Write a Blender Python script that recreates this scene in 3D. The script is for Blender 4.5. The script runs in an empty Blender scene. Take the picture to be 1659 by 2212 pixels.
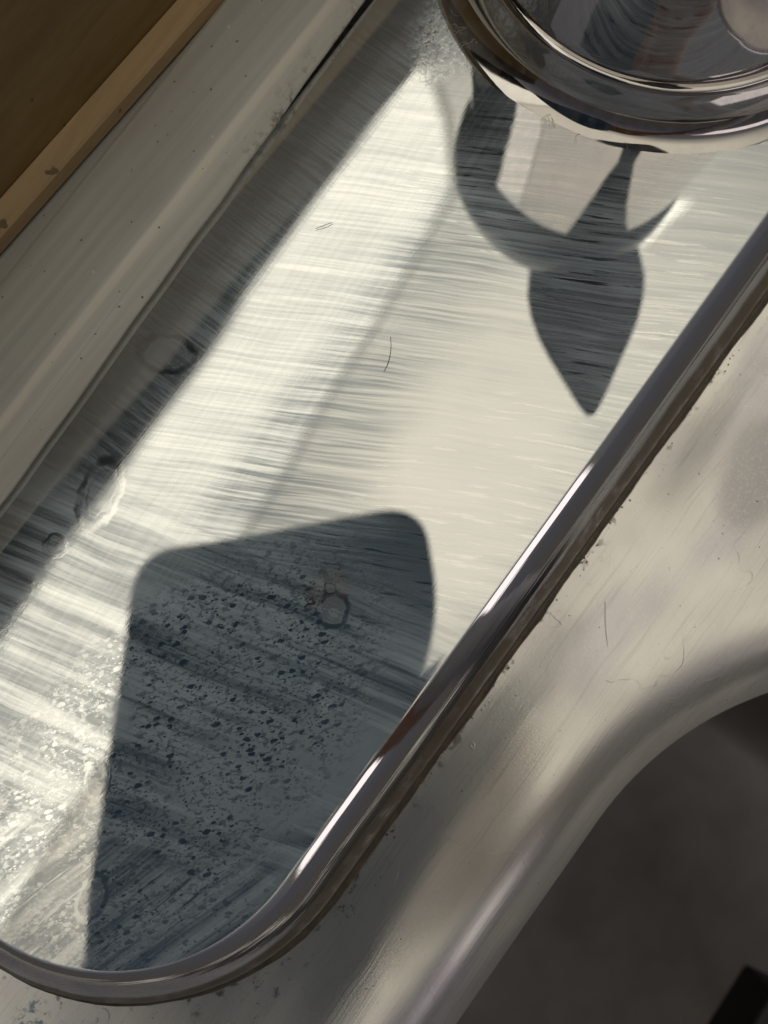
import bpy, bmesh, math, random
from math import pi, sin, cos, radians
from mathutils import Vector, Matrix
random.seed(7)
S = 0.001   # all lengths below are written in millimetres

# ------------------------------------------------------------------ camera
scene = bpy.context.scene
CAM_H = 130.0
cam = bpy.data.cameras.new("camera")
camo = bpy.data.objects.new("camera", cam)
scene.collection.objects.link(camo)
R = Matrix(((0.5931390388265658, -0.804734098338755, -0.024271621099726935),
            (0.802863038256738, 0.5889763254195618, 0.09229209010760366),
            (-0.059975181709248475, -0.07422882907726194, 0.9954361147320109)))
camo.matrix_world = Matrix.Translation((0, 0, CAM_H * S)) @ R.transposed().to_4x4()
cam.sensor_fit = 'HORIZONTAL'
cam.sensor_width = 36.0
cam.lens = 36.0 * 1661.0 / 1659.0
cam.clip_start = 0.002
cam.clip_end = 60.0
cam.dof.use_dof = True
cam.dof.focus_distance = 0.1215
cam.dof.aperture_fstop = 36.04 * S / 0.0027   # an opening about 2.7 mm across
scene.camera = camo

# ------------------------------------------------------------------ light of the room
scene.view_settings.view_transform = 'Standard'
scene.view_settings.look = 'None'
scene.view_settings.exposure = 0.56
scene.view_settings.gamma = 1.0
W = bpy.data.worlds.new("World"); scene.world = W; W.use_nodes = True
nt = W.node_tree; nt.nodes.clear()
out = nt.nodes.new('ShaderNodeOutputWorld'); bg = nt.nodes.new('ShaderNodeBackground')
tc = nt.nodes.new('ShaderNodeTexCoord'); sp = nt.nodes.new('ShaderNodeSeparateXYZ')
rp = nt.nodes.new('ShaderNodeValToRGB')
nt.links.new(tc.outputs['Generated'], sp.inputs[0]); nt.links.new(sp.outputs['Z'], rp.inputs[0])
nt.links.new(rp.outputs[0], bg.inputs[0]); nt.links.new(bg.outputs[0], out.inputs[0])
cr = rp.color_ramp
cr.elements[0].position = 0.0; cr.elements[0].color = (.035, .030, .026, 1)
cr.elements[1].position = 1.0; cr.elements[1].color = (.60, .56, .46, 1)
for p, c in ((.30, (.034, .034, .040)), (.66, (.085, .082, .088)), (.80, (.34, .32, .27)), (.885, (.57, .535, .44))):
    e = cr.elements.new(p); e.color = (*c, 1)
bg.inputs[1].default_value = 1.0
scene.cycles.max_bounces = 14
scene.cycles.glossy_bounces = 10
scene.cycles.sample_clamp_indirect = 4.0

# ------------------------------------------------------------------ helpers
def link(o):
    scene.collection.objects.link(o); return o
def thing(name, label, cat, loc=(0, 0, 0), group=None):
    o = bpy.data.objects.new(name, None); link(o)
    o.location = Vector(loc) * S; o.empty_display_size = 0.01
    o['label'] = label; o['category'] = cat
    if group: o['group'] = group
    return o
def obj(name, bm, mat, parent=None, smooth=True, bevel=0):
    me = bpy.data.meshes.new(name)
    bmesh.ops.recalc_face_normals(bm, faces=bm.faces)
    for f in bm.faces: f.smooth = smooth
    bm.to_mesh(me); bm.free()
    o = bpy.data.objects.new(name, me); link(o)
    me.materials.append(mat)
    if parent:
        o.parent = parent
        o.matrix_parent_inverse = Matrix.Translation(-world_loc(parent))
    return o
def world_loc(p):
    v = Vector(p.location)
    if p.parent: v = v  # parts keep a zero origin
    return v
def V(bm, x, y, z): return bm.verts.new((x * S, y * S, z * S))
def loft(bm, rings, closed=True, cap_last=False, cap_first=False):
    vs = [[V(bm, *p) for p in r] for r in rings]
    n = len(vs[0])
    for a, b in zip(vs[:-1], vs[1:]):
        for i in range(n if closed else n - 1):
            j = (i + 1) % n
            bm.faces.new((a[i], a[j], b[j], b[i]))
    if cap_last: bm.faces.new(vs[-1])
    if cap_first: bm.faces.new(list(reversed(vs[0])))
    return vs
def lathe(cx, cy, prof, n=128):
    bm = bmesh.new()
    rings = [[(cx + r * cos(2*pi*i/n), cy + r * sin(2*pi*i/n), z) for i in range(n)] for r, z in prof]
    loft(bm, rings, cap_last=True, cap_first=True)
    return bm
def box(bm, x0, x1, y0, y1, z0, z1):
    r = lambda z: [(x0, y0, z), (x1, y0, z), (x1, y1, z), (x0, y1, z)]
    loft(bm, [r(z0), r(z1)], cap_last=True, cap_first=True)
def bev(o, w, seg=3):
    m = o.modifiers.new('bevel', 'BEVEL'); m.width = w * S; m.segments = seg; m.limit_method = 'ANGLE'
    m.angle_limit = radians(35)
    return o
def tube(bm, pts, r, n=6):
    rings = []
    for i, p in enumerate(pts):
        a = Vector(pts[max(0, i-1)]); b = Vector(pts[min(len(pts)-1, i+1)])
        t = (b - a).normalized(); u = t.orthogonal().normalized(); w = t.cross(u)
        rr = r * (0.35 if i in (0, len(pts)-1) else 1)
        rings.append([tuple(Vector(p) + (u*cos(2*pi*k/n) + w*sin(2*pi*k/n)) * rr) for k in range(n)])
    loft(bm, rings, cap_last=True, cap_first=True)
def catmull(pts, k=8):
    P = [Vector(p) for p in pts]; out = []
    for i in range(len(P)-1):
        a = P[max(i-1, 0)]; b = P[i]; c = P[i+1]; d = P[min(i+2, len(P)-1)]
        for j in range(k):
            t = j / k
            out.append(0.5*((2*b)+(c-a)*t+(2*a-5*b+4*c-d)*t*t+(3*b-a-3*c+d)*t**3))
    out.append(P[-1]); return out

# ------------------------------------------------------------------ node helpers
class N:
    def __init__(s, name):
        s.m = bpy.data.materials.new(name); s.m.use_nodes = True
        s.t = s.m.node_tree; s.t.nodes.clear()
        s.out = s.n('ShaderNodeOutputMaterial')
        tcn = s.n('ShaderNodeTexCoord')
        v = s.n('ShaderNodeVectorMath'); v.operation = 'SCALE'; v.inputs['Scale'].default_value = 1000.0
        s.t.links.new(tcn.outputs['Object'], v.inputs[0]); s.co = v.outputs[0]   # object coordinates in mm
        xyz = s.n('ShaderNodeSeparateXYZ'); s.t.links.new(s.co, xyz.inputs[0])
        s.x, s.y, s.z = xyz.outputs
    def n(s, k): return s.t.nodes.new(k)
    def put(s, sock, v):
        if hasattr(v, 'is_linked') or isinstance(v, bpy.types.NodeSocket): s.t.links.new(v, sock)
        else:
            try: sock.default_value = v
            except Exception: sock.default_value = (*v, 1)
    def math(s, op, a, b=0.0, c=None, clamp=False):
        m = s.n('ShaderNodeMath'); m.operation = op; m.use_clamp = clamp
        s.put(m.inputs[0], a); s.put(m.inputs[1], b)
        if c is not None: s.put(m.inputs[2], c)
        return m.outputs[0]
    def add(s, a, b): return s.math('ADD', a, b)
    def mul(s, a, b): return s.math('MULTIPLY', a, b)
    def mx(s, a, b): return s.math('MAXIMUM', a, b)
    def mn(s, a, b): return s.math('MINIMUM', a, b)
    def step(s, v, lo, hi, a=0.0, b=1.0):
        m = s.n('ShaderNodeMapRange'); m.interpolation_type = 'SMOOTHSTEP'
        s.put(m.inputs['Value'], v)
        if lo > hi: lo, hi, a, b = hi, lo, b, a
        m.inputs['From Min'].default_value = lo; m.inputs['From Max'].default_value = hi
        m.inputs['To Min'].default_value = a; m.inputs['To Max'].default_value = b
        return m.outputs[0]
    def map(s, scale=(1, 1, 1), rot=0.0, loc=(0, 0, 0), co=None):
        # rotate first, then stretch
        r = s.n('ShaderNodeVectorRotate'); r.rotation_type = 'Z_AXIS'; r.inputs['Angle'].default_value = -rot
        s.t.links.new(co or s.co, r.inputs['Vector'])
        m = s.n('ShaderNodeMapping'); m.inputs['Scale'].default_value = scale; m.inputs['Location'].default_value = loc
        s.t.links.new(r.outputs[0], m.inputs[0]); return m.outputs[0]
    def noise(s, co, scale=1.0, det=3.0, rough=0.5, dist=0.0):
        t = s.n('ShaderNodeTexNoise'); t.inputs['Scale'].default_value = scale
        t.inputs['Detail'].default_value = det; t.inputs['Roughness'].default_value = rough
        t.inputs['Distortion'].default_value = dist
        s.t.links.new(co, t.inputs['Vector']); return t.outputs[0]
    def warp(s, amt, scale, co=None):
        t = s.n('ShaderNodeTexNoise'); t.inputs['Scale'].default_value = scale; t.inputs['Detail'].default_value = 2
        s.t.links.new(co or s.co, t.inputs['Vector'])
        a = s.n('ShaderNodeVectorMath'); a.operation = 'SUBTRACT'; a.inputs[1].default_value = (.5, .5, .5)
        s.t.links.new(t.outputs[1], a.inputs[0])
        b = s.n('ShaderNodeVectorMath'); b.operation = 'SCALE'; b.inputs['Scale'].default_value = amt
        s.t.links.new(a.outputs[0], b.inputs[0])
        c = s.n('ShaderNodeVectorMath'); c.operation = 'ADD'
        s.t.links.new(b.outputs[0], c.inputs[0]); s.t.links.new(co or s.co, c.inputs[1]); return c.outputs[0]
    def dist(s, cx, cy, sx=1.0, sy=1.0, rot=0.0, co=None, z=None):
        v = s.n('ShaderNodeVectorMath'); v.operation = 'SUBTRACT'; v.inputs[1].default_value = (cx, cy, 0)
        s.t.links.new(co or s.co, v.inputs[0])
        m = s.map((1/sx, 1/sy, 0), rot, co=v.outputs[0])
        l = s.n('ShaderNodeVectorMath'); l.operation = 'LENGTH'; s.t.links.new(m, l.inputs[0]); return l.outputs['Value']
    def mixc(s, f, a, b):
        m = s.n('ShaderNodeMix'); m.data_type = 'RGBA'
        s.put(m.inputs[0], f); s.put(m.inputs[6], (*a, 1) if isinstance(a, tuple) else a)
        s.put(m.inputs[7], (*b, 1) if isinstance(b, tuple) else b); return m.outputs[2]
    def mixf(s, f, a, b):
        m = s.n('ShaderNodeMix'); m.data_type = 'FLOAT'
        s.put(m.inputs[0], f); s.put(m.inputs[2], a); s.put(m.inputs[3], b); return m.outputs[0]
    def bsdf(s, col, rough, metal=0.0, normal=None, **kw):
        b = s.n('ShaderNodeBsdfPrincipled')
        s.put(b.inputs['Base Color'], (*col, 1) if isinstance(col, tuple) else col)
        s.put(b.inputs['Roughness'], rough); s.put(b.inputs['Metallic'], metal)
        for k, v in kw.items(): s.put(b.inputs[k.replace('_', ' ')], v)
        if normal is not None: s.t.links.new(normal, b.inputs['Normal'])
        return b.outputs[0]
    def bump(s, h, dist, strength=1.0, normal=None):
        b = s.n('ShaderNodeBump'); b.inputs['Distance'].default_value = dist * S; b.inputs['Strength'].default_value = strength
        s.t.links.new(h, b.inputs['Height'])
        if normal is not None: s.t.links.new(normal, b.inputs['Normal'])
        return b.outputs[0]
    def mixs(s, f, a, b):
        m = s.n('ShaderNodeMixShader'); s.put(m.inputs[0], f); s.t.links.new(a, m.inputs[1]); s.t.links.new(b, m.inputs[2]); return m.outputs[0]
    def done(s, sh):
        s.t.links.new(sh, s.out.inputs[0]); return s.m

def ring_mask(g, d, r, w):            # a thin closed line where distance d == r
    return g.step(g.math('ABSOLUTE', g.add(d, -r)), w, 0.0)

# ---- chrome with dried soap film, used on the plate
MARKS = ((-9.6, 6.3, 2.4, 2.1, .3), (-7.2, 8.6, .7, .7, 0), (7.1, 52.3, 2.6, 4.0, .5), (-27.8, 47.5, 1.7, 1.6, 0),
         (-17.0, 47.0, 5.0, 2.8, .3), (-51.5, 20.0, 3.0, 1.6, .5), (-66, 9.8, 3.2, 1.8, .2))
def plate_material():
    g = N('filmed_chrome')
    w1 = g.warp(3.2, 0.03)
    # wipe direction: across the plate in its middle, lengthwise on its rounded end
    A = radians(-62)
    B = radians(-17)
    fine = g.noise(g.map((0.055, 2.3, 0), A, co=w1), 1.0, 4, .5)
    mid = g.noise(g.map((0.028, .75, 0), A, loc=(3, 9, 0), co=w1), 1.0, 4, .6)
    broad = g.noise(g.map((0.03, .16, 0), A, loc=(7, 1, 0), co=w1), 1.0, 2, .5)
    fineB = g.noise(g.map((0.05, 1.9, 0), B, loc=(2, 5, 0), co=w1), 1.0, 5, .62)
    midB = g.noise(g.map((0.03, .42, 0), B, loc=(1, 2, 0), co=w1), 1.0, 4, .6)
    edge = g.noise(g.map((2.2, 0.09, 0), 0.0, loc=(4, 4, 0)), 1.0, 5, .65)
    blot = g.noise(g.co, .07, 3, .5)
    endm = g.step(g.add(g.add(g.x, g.mul(g.y, .35)), g.mul(blot, 16)), -36, -50)   # 1 on the rounded end
    leftm = g.step(g.y, 46.2, 48.5)
    st = g.mixf(endm, g.add(g.mul(fine, .55), g.mul(mid, .45)), g.add(g.mul(fineB, .5), g.mul(midB, .5)))
    st = g.mixf(leftm, st, edge)
    streak = g.step(st, .38, .62)
    bro = g.step(broad, .36, .62)
    # little gaps in the film, stretched with the wiping
    sc = g.warp(1.1, .9)
    cell = g.noise(g.map((.75, 1.35, 0), radians(-40), co=sc), 1.0, 3, .62)
    cell2 = g.noise(g.map((1.5, 2.6, 0), radians(-40), loc=(9, 3, 0), co=sc), 1.0, 2, .5)
    zone = g.math('MULTIPLY', g.step(g.dist(-43, 13, 50, 25, radians(-8)), 1.0, .6), g.step(g.noise(g.co, .11, 2), .28, .46))
    holes = g.mul(g.mx(g.step(cell, .535, .575), g.mul(g.step(cell2, .60, .66), .8)), zone)
    vo = g.n('ShaderNodeTexVoronoi'); vo.inputs['Scale'].default_value = 1.0
    g.t.links.new(g.map((.50, 1.0, 0), radians(-35), co=g.warp(.7, 1.6)), vo.inputs['Vector'])
    vc = g.n('ShaderNodeSeparateXYZ'); g.t.links.new(vo.outputs['Color'], vc.inputs[0])
    dens_ = g.noise(g.co, .16, 3, .6)
    rad_ = g.mul(g.add(g.mul(vc.outputs[0], .34), .04), g.step(g.add(dens_, g.mul(vc.outputs[1], .18)), .36, .55))
    dots = g.step(g.add(vo.outputs['Distance'], g.mul(rad_, -1.0)), .06, -.04)
    vo2 = g.n('ShaderNodeTexVoronoi'); vo2.inputs['Scale'].default_value = 2.3
    g.t.links.new(g.map((.6, 1.1, 0), radians(-30), co=g.warp(.5, 2.2)), vo2.inputs['Vector'])
    vc2 = g.n('ShaderNodeSeparateXYZ'); g.t.links.new(vo2.outputs['Color'], vc2.inputs[0])
    rad2 = g.mul(g.add(g.mul(vc2.outputs[0], .34), .03), g.step(g.add(g.noise(g.map((1, 1, 0), loc=(9, 9, 0)), .2, 3, .6), g.mul(vc2.outputs[1], .15)), .42, .60))
    dots2 = g.step(g.add(vo2.outputs['Distance'], g.mul(rad2, -1.0)), .08, -.04)
    holes = g.mx(g.mul(holes, .55), g.mul(g.mx(dots, dots2), g.mx(zone, g.mul(endm, .6))))
    # how thick the film is
    clear = g.step(g.add(g.dist(14, -1, 30, 12, radians(-10)), g.mul(g.add(broad, -.5), 2.0)), 1.15, .55)  # well wiped corner under the phone
    quiet = g.step(g.add(g.dist(22, 1, 36, 15, radians(8)), g.mul(g.add(blot, -.5), 1.2)), 1.25, .45)   # wiped almost clean
    amp = g.math('SUBTRACT', 1.0, g.mul(quiet, .75))
    stw = streak
    film = g.add(.13, g.mul(g.mul(streak, amp), .24))
    film = g.add(film, g.mul(g.mul(bro, amp), .10))
    film = g.add(film, g.mul(endm, .05))
    film = g.add(film, g.mul(zone, .08))
    lower = g.step(g.add(g.x, g.mul(g.y, .25)), 6, -14)
    A2 = radians(-75)
    lo1 = g.noise(g.map((.02, .30, 0), A2, loc=(2, 8, 0), co=w1), 1.0, 5, .6)
    lo2 = g.noise(g.map((.04, 1.7, 0), A2, loc=(6, 1, 0), co=w1), 1.0, 4, .6)
    lo1 = g.mixf(endm, lo1, midB); lo2 = g.mixf(endm, lo2, fineB)
    calm = g.step(g.dist(-34, -2, 26, 13, radians(-35)), 1.1, .5)
    lof = g.add(g.mul(g.step(lo1, .38, .58), .42), g.mul(g.step(lo2, .36, .60), .18))
    lof = g.mx(g.add(lof, .15), g.mul(calm, .64))
    side_ = g.mul(g.step(g.y, 10, 24), g.step(g.y, 36, 30))
    film = g.add(film, g.mul(side_, g.add(.10, g.mul(streak, .26))))
    film = g.mul(film, g.step(g.dist(82, 26, 26, 24), 1.0, .6, 1.0, .45))
    film = g.mixf(lower, film, lof)
    film = g.add(film, g.mul(g.add(g.step(g.dist(-22.3, -1.6, 1.6, 1.3), 1.2, .3), g.step(g.dist(-20.5, 1.2, 1.2, 1.0), 1.2, .3)), .22))
    film = g.mul(film, g.step(g.y, 47, 57, 1.0, .25))
    dens = g.step(g.noise(g.co, .045, 2), .35, .65, .85, 1.08)
    film = g.mul(film, dens)
    # narrow dark runs where the cloth went through the film
    runs = g.step(g.noise(g.map((0.07, 1.25, 0), g_angle(g, A), loc=(5, 0, 0), co=w1), 1.0, 4, .7), .57, .63)
    runzone = g.mx(g.step(g.dist(15, 0, 34, 16, radians(-20)), 1.0, .6), g.mx(g.step(g.dist(62, -2, 26, 17, radians(10)), 1.0, .7), g.step(g.dist(60, 27, 16, 20), 1.0, .6)))
    film = g.mul(film, g.math('SUBTRACT', 1.0, g.mul(g.mul(runs, runzone), .95)))
    runsB = g.step(g.noise(g.map((0.05, .9, 0), B, loc=(5, 7, 0), co=w1), 1.0, 4, .7), .585, .65)
    film = g.mul(film, g.math('SUBTRACT', 1.0, g.mul(g.mul(runsB, endm), .85)))
    film = g.mul(film, g.math('SUBTRACT', 1.0, g.mul(holes, .95)))
    gl_ = g.mul(g.step(g.noise(g.map((.04, 1.35, 0), .02, loc=(3, 3, 0), co=w1), 1.0, 1, .4), .40, .60), g.mul(g.step(g.y, 20, 30), g.step(g.y, 50, 44)))
    film = g.add(film, g.mul(gl_, .05))
    # dried drops
    wcrd = g.warp(1.5, .55)
    marks = None; fills = None
    for (cx, cy, rx, ry, rr) in MARKS:
        d = g.dist(cx, cy, rx, ry, rr, co=wcrd)
        m = g.mx(g.step(g.math('ABSOLUTE', g.add(d, -1.12)), .26, .06), g.mul(g.step(g.math('ABSOLUTE', g.add(d, -.72)), .10, .02), .5))
        f = g.mul(g.step(d, 1.0, .85), .7)
        marks = m if marks is None else g.mx(marks, m)
        fills = f if fills is None else g.mx(fills, f)
    marks = g.mul(marks, g.step(g.noise(g.co, .3, 3), .35, .55, .25, 1.0))
    film = g.mul(film, g.math('SUBTRACT', 1.0, g.mul(marks, .75)))
    film = g.mx(film, g.mul(g.mul(fills, .45), g.step(g.y, 45, 52, 1.0, .45)))
    # heavy scale round the neck of the faucet
    neck = g.mul(g.step(g.dist(80, 47, 13, 9), 1.0, .35), g.step(g.noise(g.co, .9, 5, .7), .40, .62))
    film = g.add(film, g.mul(neck, .5))
    gn = g.n('ShaderNodeNewGeometry'); gs = g.n('ShaderNodeSeparateXYZ'); g.t.links.new(gn.outputs['Normal'], gs.inputs[0])
    film = g.mul(film, g.step(gs.outputs[2], .90, .99, .07, 1.0))       # the rolled rim is polished by the cloth
    film = g.math('MINIMUM', g.mx(film, .025), .9)
    # relief: film edges, scratches and a little waviness of the pressed plate
    sidem = g.mul(g.step(g.z, 9.75, 9.2), g.step(g.y, 34, 26))
    ht = g.add(g.mul(g.mul(sidem, g.noise(g.map((.02, .02, 2.2), 0), 1.0, 2, .5)), 9.0), g.mul(st, .11))
    ht = g.add(ht, g.mul(fills, .5)) if False else g.add(ht, g.add(g.mul(fills, .35), g.mul(marks, .15)))
    crinkle = g.noise(g.map((.75, 1.0, 0), radians(-40), co=g.warp(.8, 1.2)), 1.0, 4, .6)
    ht = g.add(ht, g.mul(g.mul(crinkle, g.mx(g.mul(g.step(g.x, -8, -45), .9), .18)), 1.0))
    ht = g.add(ht, g.mul(neck, 2.0))
    lines = g.noise(g.map((0.02, 3.2, 0), 0, co=w1), 1.0, 2, .5)      # brushing along the plate
    ht = g.add(ht, g.mul(lines, .22))
    nrm = g.bump(ht, .0035)
    wav = g.noise(g.co, .035, 1, .4)
    nrm2 = g.bump(wav, .12, normal=nrm)
    rough = g.mixf(g.step(film, .05, .5), .018, .035)
    chrome = g.bsdf((.90, .90, .885), rough, 1.0, nrm2)
    scum = g.bsdf((.70, .83, .94), .6, 0.0, nrm2)
    lowm = g.mul(g.step(g.add(g.z, g.mul(g.add(blot, -.5), 1.5)), 5.9, 5.0), g.step(g.noise(g.co, .25, 5, .65), .25, .55, .62, .96))
    lowm = g.mul(lowm, g.mx(g.step(g.y, 34, 26), g.step(g.x, -46, -60)))
    brown = g.bsdf(g.mixc(g.noise(g.co, .5, 4, .7), (.09, .068, .042), (.16, .128, .085)), .4, 0.0, nrm2)
    return g.done(g.mixs(lowm, g.mixs(film, chrome, scum), brown))
def g_angle(g, a): return a

def chrome_material(name, filmy=.06, rough=.04, col=(.88, .88, .87)):
    g = N(name)
    f = g.noise(g.map((.5, .5, .12)), 1.0, 4, .6)
    sp_ = g.step(g.noise(g.co, .9, 4, .7), .60, .68)
    film = g.add(g.mul(g.step(f, .4, .65), filmy), g.mul(sp_, filmy * 1.2))
    n1 = g.bump(g.noise(g.co, .06, 2, .5), .08)
    return g.done(g.mixs(film, g.bsdf(col, rough, 1.0, n1), g.bsdf((.5, .49, .47), .6, 0.0, n1)))

def steel_material():
    g = N('brushed_steel')
    w1 = g.warp(3.0, .05)
    br = g.noise(g.map((.035, 3.0, 0.6), 0.0, co=w1), 1.0, 4, .6)
    br2 = g.noise(g.map((.05, .5, 0.5), 0.03, loc=(4, 2, 0), co=w1), 1.0, 3, .6)
    big = g.noise(g.co, .028, 3, .55)
    big2 = g.noise(g.map((.02, .06, .05), 0.1), 1.0, 3, .5)
    col = g.mixc(g.step(big, .35, .65), (.88, .86, .81), (.74, .72, .71))
    col = g.mixc(g.mul(g.step(big2, .46, .62), .6), col, (.60, .575, .63))
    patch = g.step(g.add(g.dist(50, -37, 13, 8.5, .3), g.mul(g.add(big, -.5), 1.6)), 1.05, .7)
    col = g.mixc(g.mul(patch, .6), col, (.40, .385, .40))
    grain = g.noise(g.co, 2.4, 3, .7)
    col = g.mixc(g.mul(g.step(grain, .50, .70), .35), col, (.92, .88, .80))
    # stain outlines left by dried water: broken contour lines
    cn = g.noise(g.warp(5, .09), .055, 3, .6)
    line = g.step(g.math('ABSOLUTE', g.add(cn, -.545)), .007, .0)
    line = g.mul(line, g.mul(g.step(g.noise(g.map((1, 1, 1), loc=(40, 11, 0)), .05, 3), .50, .60), g.step(g.noise(g.co, .35, 3), .40, .6)))
    # grime close to the base plate
    near = g.step(g.math('ABSOLUTE', g.add(g.y, 21.5)), 3.2, .2)
    col = g.mixc(g.mul(line, .3), col, (.30, .27, .22))
    gr = g.mul(near, g.step(g.noise(g.co, .30, 5, .7), .56, .64))
    endd = g.dist(-46, 21, 1, 1)
    near2 = g.mul(g.step(g.math('ABSOLUTE', g.add(endd, -44.0)), 4.5, .3), g.step(g.x, -40, -48))
    gr2 = g.mul(near2, g.step(g.noise(g.co, .3, 5, .75), .54, .64))
    col = g.mixc(g.mul(g.mx(gr, gr2), .75), col, (.09, .07, .045))
    speck = g.step(g.noise(g.co, 1.6, 1, .5), .77, .80)
    col = g.mixc(g.mul(speck, .8), col, (.07, .06, .05))
    teal = g.mul(g.step(g.dist(-92, 7, 4.2, 3.4), 1.0, .5), g.step(g.noise(g.co, .7, 4, .7), .5, .6))
    col = g.mixc(g.mul(teal, .8), col, (.10, .20, .26))
    ht = g.add(g.mul(br, .5), g.add(g.mul(br2, .3), g.add(g.mul(grain, .35), g.mul(line, .6))))
    col = g.mixc(g.mul(g.step(br, .52, .70), .35), col, (.42, .40, .37))
    nrm = g.bump(ht, .03)
    rough = g.mixf(g.step(big, .35, .65), .22, .32)
    rough = g.mx(rough, g.step(g.z, -.2, -2.5, .0, .62))
    st = g.bsdf(col, rough, 1.0, nrm)
    df = g.bsdf(col, .7, 0.0, nrm)
    return g.done(g.mixs(.26, st, df))

def simple(name, col, rough, metal=0.0, var=.25, scale=.3, bump=.03, col2=None):
    g = N(name)
    nz = g.noise(g.co, scale, 5, .65)
    c = g.mixc(g.step(nz, .3, .7), tuple(v*(1-var) for v in col), col2 or tuple(min(1, v*(1+var)) for v in col))
    return g.done(g.bsdf(c, rough, metal, g.bump(g.noise(g.co, scale*4, 4, .6), bump)))

def ledge_material():
    g = N('grimy_painted_ledge')
    al = g.noise(g.map((.012, .5, .5), -.03), 1.0, 4, .6)
    big = g.noise(g.co, .03, 3)
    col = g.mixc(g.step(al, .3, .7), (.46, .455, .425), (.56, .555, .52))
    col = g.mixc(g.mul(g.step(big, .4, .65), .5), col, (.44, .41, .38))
    col = g.mixc(g.step(g.y, 65.8, 64.6), col, g.mixc(g.step(al, .3, .7), (.58, .56, .50), (.68, .66, .59)))  # lighter front face: the light falling on it is put into the colour
    crest_highlight = g.mul(g.step(g.math('ABSOLUTE', g.add(g.y, g.add(-65.2, g.mul(g.noise(g.co, .05, 2), .8)))), .9, .2), .6)
    col = g.mixc(crest_highlight, col, (.86, .81, .70))  # painted highlight along the top of the front edge
    gm = g.mul(g.step(g.y, 64.6, 60.0), g.step(g.x, 30, 50))
    gr = g.mul(gm, g.step(g.noise(g.co, .42, 5, .72), .50, .66))
    col = g.mixc(g.mul(gr, .85), col, (.07, .055, .025))
    sp1 = g.step(g.noise(g.co, 1.0, 1, .5), .755, .78)
    col = g.mixc(g.mul(sp1, .8), col, (.06, .05, .04))
    sp2 = g.step(g.noise(g.map((1, 1, 1), loc=(30, 9, 2)), .8, 1, .5), .775, .795)
    col = g.mixc(g.mul(sp2, .7), col, (.72, .70, .66))
    scr = g.step(g.math('ABSOLUTE', g.add(g.add(g.y, g.mul(g.x, -.02)), -62.4)), .16, .03)
    col = g.mixc(g.mul(g.mul(scr, g.step(g.x, 35, 15)), .5), col, (.50, .48, .42))
    n = g.bump(g.noise(g.co, 1.2, 4, .7), .03)
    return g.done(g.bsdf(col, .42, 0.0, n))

def wood_material(name, a, b):
    g = N(name)
    gr = g.noise(g.map((.012, .35, .35), 0.05, co=g.warp(6, .03)), 1.0, 5, .6)
    big = g.noise(g.co, .02, 2)
    col = g.mixc(g.step(gr, .3, .7), a, b)
    col = g.mixc(g.mul(g.step(big, .4, .7), .4), col, tuple(v*.6 for v in a))
    dk = g.step(g.noise(g.co, .28, 2, .5), .70, .74)
    col = g.mixc(g.mul(dk, .8), col, tuple(v*.25 for v in a))
    return g.done(g.bsdf(col, .5, 0.0, g.bump(gr, .1)))

def glow(name, col, strength):
    m = bpy.data.materials.new(name); m.use_nodes = True
    t = m.node_tree; t.nodes.clear()
    o = t.nodes.new('ShaderNodeOutputMaterial'); e = t.nodes.new('ShaderNodeEmission')
    e.inputs[0].default_value = (*col, 1); e.inputs[1].default_value = strength
    t.links.new(e.outputs[0], o.inputs[0]); return m

M_plate = plate_material()
M_chrome = chrome_material('faucet_chrome', .05, .035)
M_body = chrome_material('body_chrome', .07, .035, (.52, .49, .485))
M_collar = chrome_material('collar_chrome', .08, .06, (.56, .53, .51))
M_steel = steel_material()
M_gasket = simple('grimy_gasket', (.10, .078, .052), .38, 0.0, .35, .35, .08)
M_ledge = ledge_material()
M_woodL = wood_material('wood_edge', (.40, .27, .135), (.50, .35, .19))
M_woodD = wood_material('brown_wood', (.185, .118, .036), (.25, .165, .06))
M_rail = wood_material('dark_brown_wood', (.050, .036, .024), (.075, .052, .032))
M_black = simple('black_rubber', (.006, .006, .007), .55, 0, .3, .2, .05)
M_phone = simple('navy_case', (.038, .125, .26), .45, 0, .15, .05, .02)
M_dark = simple('dark_cabinet', (.035, .040, .055), .5, 0, .2, .02, .02)
M_ring = simple('navy_reflection_ring', (.03, .05, .085), .22, 0, .2, .1, .02)
M_lever = simple('slate_lever', (.075, .095, .15), .3, 0, .2, .1, .02)
M_glass = simple('lens_glass', (.01, .01, .012), .08, 0, .1, .1, .0)

# ------------------------------------------------------------------ sink
sink = thing('kitchen_sink', 'brushed stainless steel sink deck with water stains, falling away into the dark basin', 'sink', (0, 0, 0))
def rrect(x0, x1, y0, y1, r, n=40):
    pts = []
    for (cx, cy, a0) in ((x1-r, y1-r, 0), (x0+r, y1-r, 90), (x0+r, y0+r, 180), (x1-r, y0+r, 270)):
        for k in range(n+1):
            a = radians(a0 + 90*k/n); pts.append(((cx + r*cos(a)), (cy + r*sin(a)), cos(a), sin(a)))
    return pts
base = rrect(-330, 65, -440, -36.0, 78)
def densify(b, step=6):
    o = []
    for i in range(len(b)):
        p = b[i]; q = b[(i+1) % len(b)]; L = math.hypot(q[0]-p[0], q[1]-p[1]); k = max(1, int(L/step))
        for j in range(k):
            t = j/k; nx = p[2]*(1-t)+q[2]*t; ny = p[3]*(1-t)+q[3]*t; l = math.hypot(nx, ny)
            o.append((p[0]*(1-t)+q[0]*t, p[1]*(1-t)+q[1]*t, nx/l, ny/l))
    return o
base = densify(base)
def sm(v, a, b):
    t = max(0, min(1, (v-a)/(b-a))); return t*t*(3-2*t)
def deck_z(x, y):
    return 1.3*sm(y, -25.0, -29.0) + .25*math.sin(x*.05)*sm(y, -24, -34)
rings = []
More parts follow.
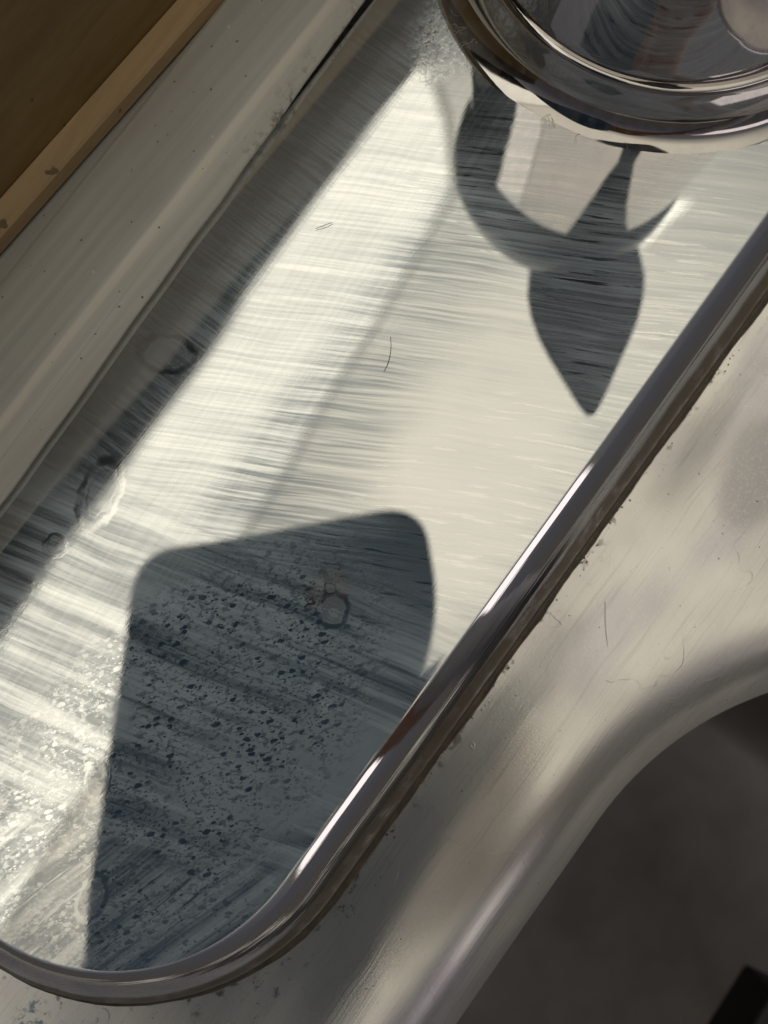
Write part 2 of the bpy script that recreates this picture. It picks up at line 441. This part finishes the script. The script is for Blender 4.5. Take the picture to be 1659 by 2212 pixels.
for d in list(range(160, 0, -4)) + [2, 0]:
    rings.append([(p[0]+p[2]*d, p[1]+p[3]*d, deck_z(p[0]+p[2]*d, p[1]+p[3]*d)) for p in base])
bm = bmesh.new()
prof = []
for k in range(1, 11):
    a = radians(80*k/10); prof.append((-16.5*sin(a), -15*(1-cos(a))))
for d, z in prof:
    rings.append([(p[0]+p[2]*d, p[1]+p[3]*d, z + deck_z(p[0]+p[2]*d, p[1]+p[3]*d)) for p in base])
loft(bm, rings)
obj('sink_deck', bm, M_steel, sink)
bm = bmesh.new()
rings = []
d0, z0 = prof[-1]
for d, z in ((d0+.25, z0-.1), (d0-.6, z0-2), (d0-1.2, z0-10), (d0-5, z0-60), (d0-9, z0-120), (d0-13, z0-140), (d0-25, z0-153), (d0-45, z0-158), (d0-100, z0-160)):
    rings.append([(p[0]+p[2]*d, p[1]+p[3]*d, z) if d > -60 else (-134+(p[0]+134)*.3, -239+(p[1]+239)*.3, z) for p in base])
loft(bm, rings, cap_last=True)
M_basin = simple('shaded_steel_basin', (.29, .27, .265), .5, .85, .12, .05, .03)  # same steel as the deck, with the basin's shade put into its colour
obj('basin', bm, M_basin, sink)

# ------------------------------------------------------------------ faucet
fa = thing('faucet', 'chrome kitchen faucet with a round body and soap-filmed deck plate', 'faucet', (106, 21, 0))
def stadium(x0, x1, yc, r, n=48):
    pts = []
    for k in range(n+1):
        a = radians(90 + 180*k/n); pts.append((x0 + r*cos(a), yc + r*sin(a), cos(a), sin(a)))
    for k in range(n+1):
        a = radians(-90 + 180*k/n); pts.append((x1 + r*cos(a), yc + r*sin(a), cos(a), sin(a)))
    return pts
def dstad(r): return densify(stadium(-46.5, 258, 21, r), 5)
st0 = dstad(33)
rings = []
# from the lower lip up over the rolled edge to the flat top
prof = [(7.0, .7), (8.6, .7), (8.85, 1.0)]
side = []
d, z = -.5, 9.9
while d < 8.8:
    tilt = 29*sm(d, -.4, .5) + 11*sm(d, .6, 4.0) + 8*sm(d, 3.6, 7.0) + 30*sm(d, 7.4, 8.8)
    step_ = .22 if d < 7.4 else .1
    side.append((d, z)); d += step_; z -= step_*math.tan(radians(tilt))
    if z < 1.5: break
prof += list(reversed(side))
prof += [(-1.5, 9.93), (-4, 10.02), (-9, 10.12), (-15, 10.2)]
bm = bmesh.new()
def zl(p, d, z):   # the wall side slopes off much more gently than the basin side
    w = sm(p[3], .25, .8) * (1 - sm(d, 7.6, 8.6))
    return z + (10.0 - (10.0 - z)*.07 - z)*w
for i_, (d, z) in enumerate(prof): rings.append([(p[0]+p[2]*d, p[1]+p[3]*d, z if i_ < 3 else zl(p, d, z)) for p in st0])
vs = loft(bm, rings)
# inner flat: collapse to the spine
spine = [V(bm, min(max(p[0], -46.5), 258), 21, 10.3) for p in st0]
n = len(st0)
for i in range(n):
    j = (i+1) % n
    if (spine[i].co - spine[j].co).length > 1e-7: bm.faces.new((vs[-1][i], vs[-1][j], spine[j], spine[i]))
    else: bm.faces.new((vs[-1][i], vs[-1][j], spine[i]))
bmesh.ops.remove_doubles(bm, verts=bm.verts, dist=1e-6)
obj('deck_plate', bm, M_plate, fa)
bm = bmesh.new()
from mathutils import noise as mn
def wob(p, s): return .4*(mn.noise(Vector((p[0]*.11, p[1]*.11, s*.02))) + .45*mn.noise(Vector((p[0]*.5, p[1]*.5, 3))))
rings = [[(p[0]+p[2]*(d+wob(p, d)*w), p[1]+p[3]*(d+wob(p, d)*w), z) for p in densify(stadium(-46.5, 258, 21, 33), 1.2)] for d, z, w in
         ((6.5, .05, 0), (10.0, .1, 1), (9.8, .6, .8), (9.3, .95, .6), (8.4, 1.0, .1), (6.5, .65, 0))]
loft(bm, rings)
obj('gasket', bm, M_gasket, fa)
BX, BY = 113.6, 28.3
obj('collar', lathe(BX, BY, [(10, 9), (40.6, 9.97), (39.2, 10.15), (38.0, 10.45), (37.0, 11.0), (36.1, 11.9), (35.3, 13.2), (34.7, 14.8), (34.3, 16.4), (34.1, 17.6), (33.8, 18.3), (33.0, 18.5), (32.0, 18.2), (10, 17.3)]), M_collar, fa)
pf = [(10, 17), (31.9, 17.2), (32.3, 17.6), (32.3, 18.2), (32.1, 18.8)]
for z_, r_ in ((20, 31.9), (26, 31.3), (34, 30.5), (44, 29.6), (54, 28.9), (63, 28.4), (67.0, 28.2), (67.2, 20), (10, 70)):
    pf.append((r_, z_) if z_ > 11 else (10, 70))
obj('body', lathe(BX-.6, BY+.2, pf, 200), M_body, fa)
obj('ring', lathe(BX-3, BY+.8, [(20, 66.9), (28.2, 67.0), (28.8, 67.5), (29.3, 69), (29.7, 72), (29.7, 76.5), (29.0, 78.4), (27, 79.6), (20, 80.2), (10, 82.9)], 160), M_ring, fa)  # added part; its navy colour stands in for the phone's reflection
obj('cap', lathe(BX, BY, [(8, 82.9), (17.0, 82.95), (17.2, 83), (17, 90), (15, 95), (9, 99), (.5, 100)]), M_lever, fa)
# lever: a tapered paddle leaning out over the plate
bm = bmesh.new()
rings = []
P0 = Vector((99, 9, 97)); P1 = Vector((68, -19.5, 101)); ax = (P1-P0).normalized(); sd = ax.cross(Vector((0, 0, 1))).normalized(); up = sd.cross(ax)
for t, w, h in ((-.25, 12, 3), (-.1, 16, 6), (.1, 17.5, 6.5), (.25, 17, 6.3), (.4, 15.3, 5.8), (.55, 12.6, 5), (.7, 9.2, 4.2), (.82, 6.4, 3.6), (.92, 3.8, 3.0), (1.0, 1.2, 1.0)):
    c = P0 + (P1-P0)*t
    rings.append([tuple(c + sd*w*cos(2*pi*k/32) + up*h*(max(-.35, sin(2*pi*k/32)) if True else 0)) for k in range(32)])
loft(bm, rings, cap_last=True, cap_first=True)
obj('lever', bm, M_lever, fa)

# ------------------------------------------------------------------ ledge and woodwork behind the sink
led = bmesh.new()
def edge_y(x): return 59.2 + .037*x
secs = []
for k in range(0, 61):
    x = -160 + 8*k; e = edge_y(x) + .12*sin(x*.35) + .1*sin(x*.12)
    secs.append([(x, e+7, .5), (x, e+5, 10.3), (x, e+.5, 10.4), (x, e, 10.9), (x, e+.3, 11.3), (x, 64.6, 13.6), (x, 65.3, 14.1), (x, 66.6, 14.2), (x, 72, 13.7), (x, 78.8, 13.4), (x, 80.0, 12.4), (x, 81.0, 11.4), (x, 88, 11.2), (x, 130, 11.2), (x, 130, .5)])
loft(led, secs, cap_last=True, cap_first=True)
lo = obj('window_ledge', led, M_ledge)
lo['label'] = 'grey-beige ledge with a grimy front edge, running between the faucet plate and the brown wood'
lo['category'] = 'ledge'
wd = thing('wood_trim', 'brown wood panel with a paler worn edge strip, behind the grey ledge', 'wood trim', (30, 76, 24))
def yl(x): return 83.7 - .056*x
bm = bmesh.new()
secs = [[(x, yl(x), 12.0), (x, yl(x), 14.4), (x, yl(x)+.3, 14.8), (x, yl(x)+3.9, 15.1), (x, yl(x)+3.9, 12.0)] for x in range(-160, 330, 10)]
loft(bm, secs, cap_last=True, cap_first=True); obj('edge_strip', bm, M_woodL, wd, smooth=False)
bm = bmesh.new()
secs = [[(x, yl(x)+3.95, 12.0), (x, yl(x)+4.0, 14.4), (x, yl(x)+11, 58), (x, yl(x)+30, 58), (x, yl(x)+30, 12)] for x in range(-160, 330, 10)]
loft(bm, secs, cap_last=True, cap_first=True); obj('panel', bm, M_woodD, wd, smooth=False)

bm = bmesh.new()
secs = [[(x, yl(x)+11.5, 58.2), (x, yl(x)+13, 60), (x, yl(x)+15, 116), (x, yl(x)+30, 116), (x, yl(x)+30, 58.2)] for x in range(-160, 330, 10)]
loft(bm, secs, cap_last=True, cap_first=True); obj('added_dark_rail', bm, M_rail, wd, smooth=False)  # rail added to darken the wood's mirror image in the plate

# ------------------------------------------------------------------ dark block in the basin
bm = bmesh.new()
c = [(-24.1, -116.6), (-40.0, -117.0), (-66, -150), (-40, -175), (-8, -150)]
bk = [(-24, -116), (-58, -128), (-80, -190), (-20, -190), (-2, -140)]
a = Vector((-25.5, -125.0)); u = Vector((-16, -.5)).normalized(); v = Vector((.2, -1)).normalized()
ring = [a, a+u*60, a+u*60+v*40, a+v*40]
loft(bm, [[(p.x, p.y, z) for p in ring] for z in (-75, -60)], cap_last=True, cap_first=True)
bo = bev(obj('rubber_block', bm, M_black, smooth=False), 1.2)
bo['label'] = 'black rubber block standing in the basin, only its corner in view'
bo['category'] = 'block'

# ------------------------------------------------------------------ what the chrome mirrors: phone, lamps, cabinet
ph = thing('smartphone', 'smartphone in a navy case held over the sink, seen mirrored in the deck plate', 'phone', (-40, 0, 133))
def rpoly(pts, r, n=10):
    o = []; m = len(pts)
    for i in range(m):
        p = Vector(pts[i]); a = (Vector(pts[i-1])-p).normalized(); b = (Vector(pts[(i+1) % m])-p).normalized()
        A_ = p + a*r; B_ = p + b*r
        for k in range(n+1):
            t = k/n; o.append(A_*(1-t)**2 + p*2*t*(1-t) + B_*t*t)
    return o
outl = [(-53, 74), (22, 2), (0, -17), (-90, -60), (-165, 3)]
outl = [(-43, 76), (24, 8), (-2, -22), (-110, -72), (-186, -66), (-178, -4)]
outl = rpoly(outl, 13)
cen = Vector((-60, 0))
bm = bmesh.new()
loft(bm, [[(*(cen+(p-cen)*s), z) for p in outl] for s, z in ((.97, 132.0), (.99, 132.6), (1, 134), (1, 140), (.98, 141.5))], cap_last=True, cap_first=True)
obj('case', bm, M_phone, ph, smooth=False)
for (lx, ly) in ((-16, 16),):
    obj('lens', lathe(lx, ly, [(7, 131.9), (7, 130.9), (6.2, 130.6), (2, 130.6)], 40), M_glass, ph)

def panel(name, label, cat, poly, z, th, glowmat, framemat):
    t = thing(name, label, cat, (poly[0][0], poly[0][1], z))
    bm = bmesh.new(); c = sum((Vector(p) for p in poly), Vector((0, 0)))/len(poly)
    loft(bm, [[(*p, zz) for p in poly] for zz in (z, z+th)], cap_last=True, cap_first=True)
    obj('diffuser', bm, glowmat, t, smooth=False)
    bm = bmesh.new()
    loft(bm, [[(*(c+(Vector(p)-c)*1.03), zz) for p in poly] for zz in (z+th+2, z+th+40)], cap_last=True, cap_first=True)
    obj('housing', bm, framemat, t, smooth=False)
    return t
M_gl = glow('lit_diffuser', (1.0, .955, .81), .86)
M_fill = glow('fill_glow', (1.0, .90, .90), .8)
M_gl2 = glow('small_lit_diffuser', (1.0, .95, .80), 1.15)
M_win2 = glow('daylight_blind', (1.0, .95, .80), .8)
k = 1490/590
sc2 = lambda pts: [(x*k, y*k) for x, y in pts]
M_white = simple('white_enamel', (.7, .68, .62), .5)
panel('ceiling_light', 'long pale ceiling light, seen only as the bright band mirrored along the plate', 'lamp',
      [(1000, 663), (-1250, 588), (-1250, 245), (750, 440)], 1500, 12, M_gl, M_white)
panel('ceiling_light', 'small ceiling light, seen only as the bright patch mirrored beside the faucet body', 'lamp',
      [(987, 60), (1030, -60), (810, -10), (820, 60)], 1500, 12, M_gl2, M_white)
t = thing('ceiling_beam', 'dark painted ceiling beam, seen only as the dark strip mirrored beyond the bright band', 'beam', (0, 700, 1470))
bm = bmesh.new(); loft(bm, [[(-1250, 592, z), (1200, 674, z), (1200, 1100, z), (-1250, 1100, z)] for z in (1470, 1499)], cap_last=True, cap_first=True)
obj('beam_body', bm, M_dark, t, smooth=False)

fp = thing('fill_panel', 'glowing panel added for fill light, seen only mirrored in the rim and the faucet body', 'fill_panel', (-300, -1500, 200))
bm = bmesh.new(); box(bm, -700, 500, -1560, -1550, 700, 1050); obj('fill_face', bm, M_fill, fp, smooth=False)  # glowing panel added to brighten ledge, deck and soap film
bm = bmesh.new()
for x in (-700, 500): box(bm, x-18, x+18, -1546, -1530, 700, 1050)
for z in (700, 1050): box(bm, -718, 518, -1529, -1515, z-18, z+18)
obj('frame', bm, M_white, fp, smooth=False)

# ------------------------------------------------------------------ hairs and lint
M_hair2 = simple('pale_hair', (.30, .25, .19), .5, 0, .2, .2, 0)
M_hair = simple('hair', (.10, .075, .06), .5, 0, .2, .2, 0)
M_lint = simple('lint_fibre', (.55, .53, .48), .8, 0, .2, .2, 0)
def hair(label, pts, r, mat=None):
    bm = bmesh.new(); tube(bm, catmull(pts), r)
    o = obj('hair', bm, mat or M_hair); o['label'] = label; o['category'] = 'hair'; o['group'] = 'stray hairs lying on the metal'
hair('short fine dark hair lying on the pale middle of the chrome plate', [(30.5, 24.8, 10.32), (29, 23.6, 10.4), (27, 22.6, 10.5), (25.2, 22.2, 10.3)], .05)
hair('tiny curved dark hair lying on the bright band near the ledge', [(40.3, 43.7, 10.3), (39.2, 44.3, 10.45), (37.8, 45.3, 10.3)], .045)
hair('thin pale brown hair lying on the steel deck near the basin edge', [(17.5, -28.6, 1.4), (14.6, -30.6, 1.7), (11.4, -33.4, 1.4), (10.0, -35.4, 1.35)], .03, M_hair2)
bm = bmesh.new()
rl = random.Random(5)
for i in range(90):
    a = radians(rl.uniform(140, 206)); rr = rl.gauss(36.2, 1.3)
    cx, cy = BX + rr*cos(a), BY + rr*sin(a)
    if i > 60: cx, cy = rl.gauss(74.5, 3.0), rl.gauss(47.5, 2.4)
    z0 = 10.3 + max(0, (35.5-rr))*.6
    p = Vector((cx, cy, z0)); pts = [p]; h = rl.uniform(0, 2*pi)
    for k in range(5):
        h += rl.gauss(0, .8); p = p + Vector((cos(h)*.55, sin(h)*.55, 0)); pts.append(Vector((p.x, p.y, z0 + rl.uniform(-.05, .45))))
    tube(bm, catmull(pts, 3), rl.uniform(.018, .04), 4)
o = obj('lint', bm, M_lint); o['kind'] = 'stuff'; o['label'] = 'pale lint fibres caught round the foot of the faucet'; o['category'] = 'lint'
bm = bmesh.new(); bmesh_r = random.Random(3)
for i in range(170):
    if i < 105: cx, cy = bmesh_r.uniform(-40, 90), -22.4 + bmesh_r.gauss(0, .45); cz = .35 + 1.3*sm(cy, -25, -29)
    else:
        a = radians(bmesh_r.uniform(178, 262)); rr = 43.6 + bmesh_r.gauss(0, .6); cx, cy, cz = -46.5 + rr*cos(a), 21 + rr*sin(a), .1
    if mn.noise(Vector((cx*.09, cy*.09, 0))) < -.05: continue
    q = bmesh_r.uniform(.05, .17)
    m = Matrix.Translation(Vector((cx, cy, cz - .25))*S) @ Matrix.Rotation(bmesh_r.uniform(0, 6), 4, 'Z') @ Matrix.Diagonal((q*1.6*S, q*S, q*.7*S, 1))
    bmesh.ops.create_icosphere(bm, subdivisions=1, radius=1, matrix=m)
M_grime = simple('grime_crumbs', (.07, .05, .03), .8, 0, .4, .8, .05)
o = obj('grime_crumbs', bm, M_grime); o['kind'] = 'stuff'; o['label'] = 'brown crumbs of dried grime along the foot of the plate'; o['category'] = 'grime'

# ------------------------------------------------------------------ the hand that holds the phone (mirrored in rim and faucet)
pe = thing('person', "person's bare hand and pale sleeve holding the phone, seen only mirrored in the chrome", 'person', (-40, -120, 120))
def skinned(name, chains, mat, parent):
    me = bpy.data.meshes.new(name); verts = []; edges = []; rad = []
    for ch in chains:
        start = ch[0]
        prev = None
        for q in ch[1:]:
            if isinstance(q, int): prev = q; continue
            verts.append(tuple(v*S for v in q[:3])); rad.append(q[3]*S); i = len(verts)-1
            if prev is not None: edges.append((prev, i))
            prev = i
    me.from_pydata(verts, edges, []); o = bpy.data.objects.new(name, me); link(o)
    sk = o.modifiers.new('skin', 'SKIN')
    for i, r in enumerate(rad):
        me.skin_vertices[0].data[i].radius = (r, r)
    me.skin_vertices[0].data[0].use_root = True
    sb = o.modifiers.new('sub', 'SUBSURF'); sb.levels = 2; sb.render_levels = 2
    me.materials.append(mat); sk.use_smooth_shade = True
    o.parent = parent; o.matrix_parent_inverse = Matrix.Translation(-Vector(parent.location)); return o
M_skin = simple('skin', (.50, .27, .19), .5, 0, .1, .2, .1)
M_sleeve = simple('pale_sleeve', (.62, .62, .74), .8, 0, .12, .05, .4)
# vertex 0 = middle of the palm, 1 wrist, 2 forearm; 3..6 knuckles
chains = [[0, (-66, -101, 142, 18), (-54, -159, 136, 20), (-46, -224, 114, 24), (-36, -309, 86, 28)],
          [0, 0, (-30, -72, 145, 9.2), (-20, -50, 142, 8.6), (-20, -40, 133, 8), (-27, -31, 126, 7)],
          [0, 0, (-48, -76, 146, 9.5), (-40, -58, 143, 9), (-40, -48, 133, 8.2), (-47, -39, 126, 7)],
          [0, 0, (-68, -82, 146, 9.5), (-62, -67, 143, 8.8), (-62, -57, 133, 8.2), (-68, -48, 126, 7)],
          [0, 0, (-88, -92, 146, 8.6), (-84, -76, 143, 7.8), (-83, -67, 134, 7.2), (-88, -58, 127, 6.4)],
          [0, 0, (-38, -88, 156, 11), (-34, -62, 156, 9.8), (-38, -40, 151, 8.8), (-50, -20, 149, 7.6)]]
skinned('hand', chains, M_skin, pe)
skinned('sleeve', [[0, (-24, -188, 128, 31), (-20, -215, 118, 33), (-12, -290, 92, 38), (10, -420, 40, 46), (30, -520, 0, 52)]], M_sleeve, pe)
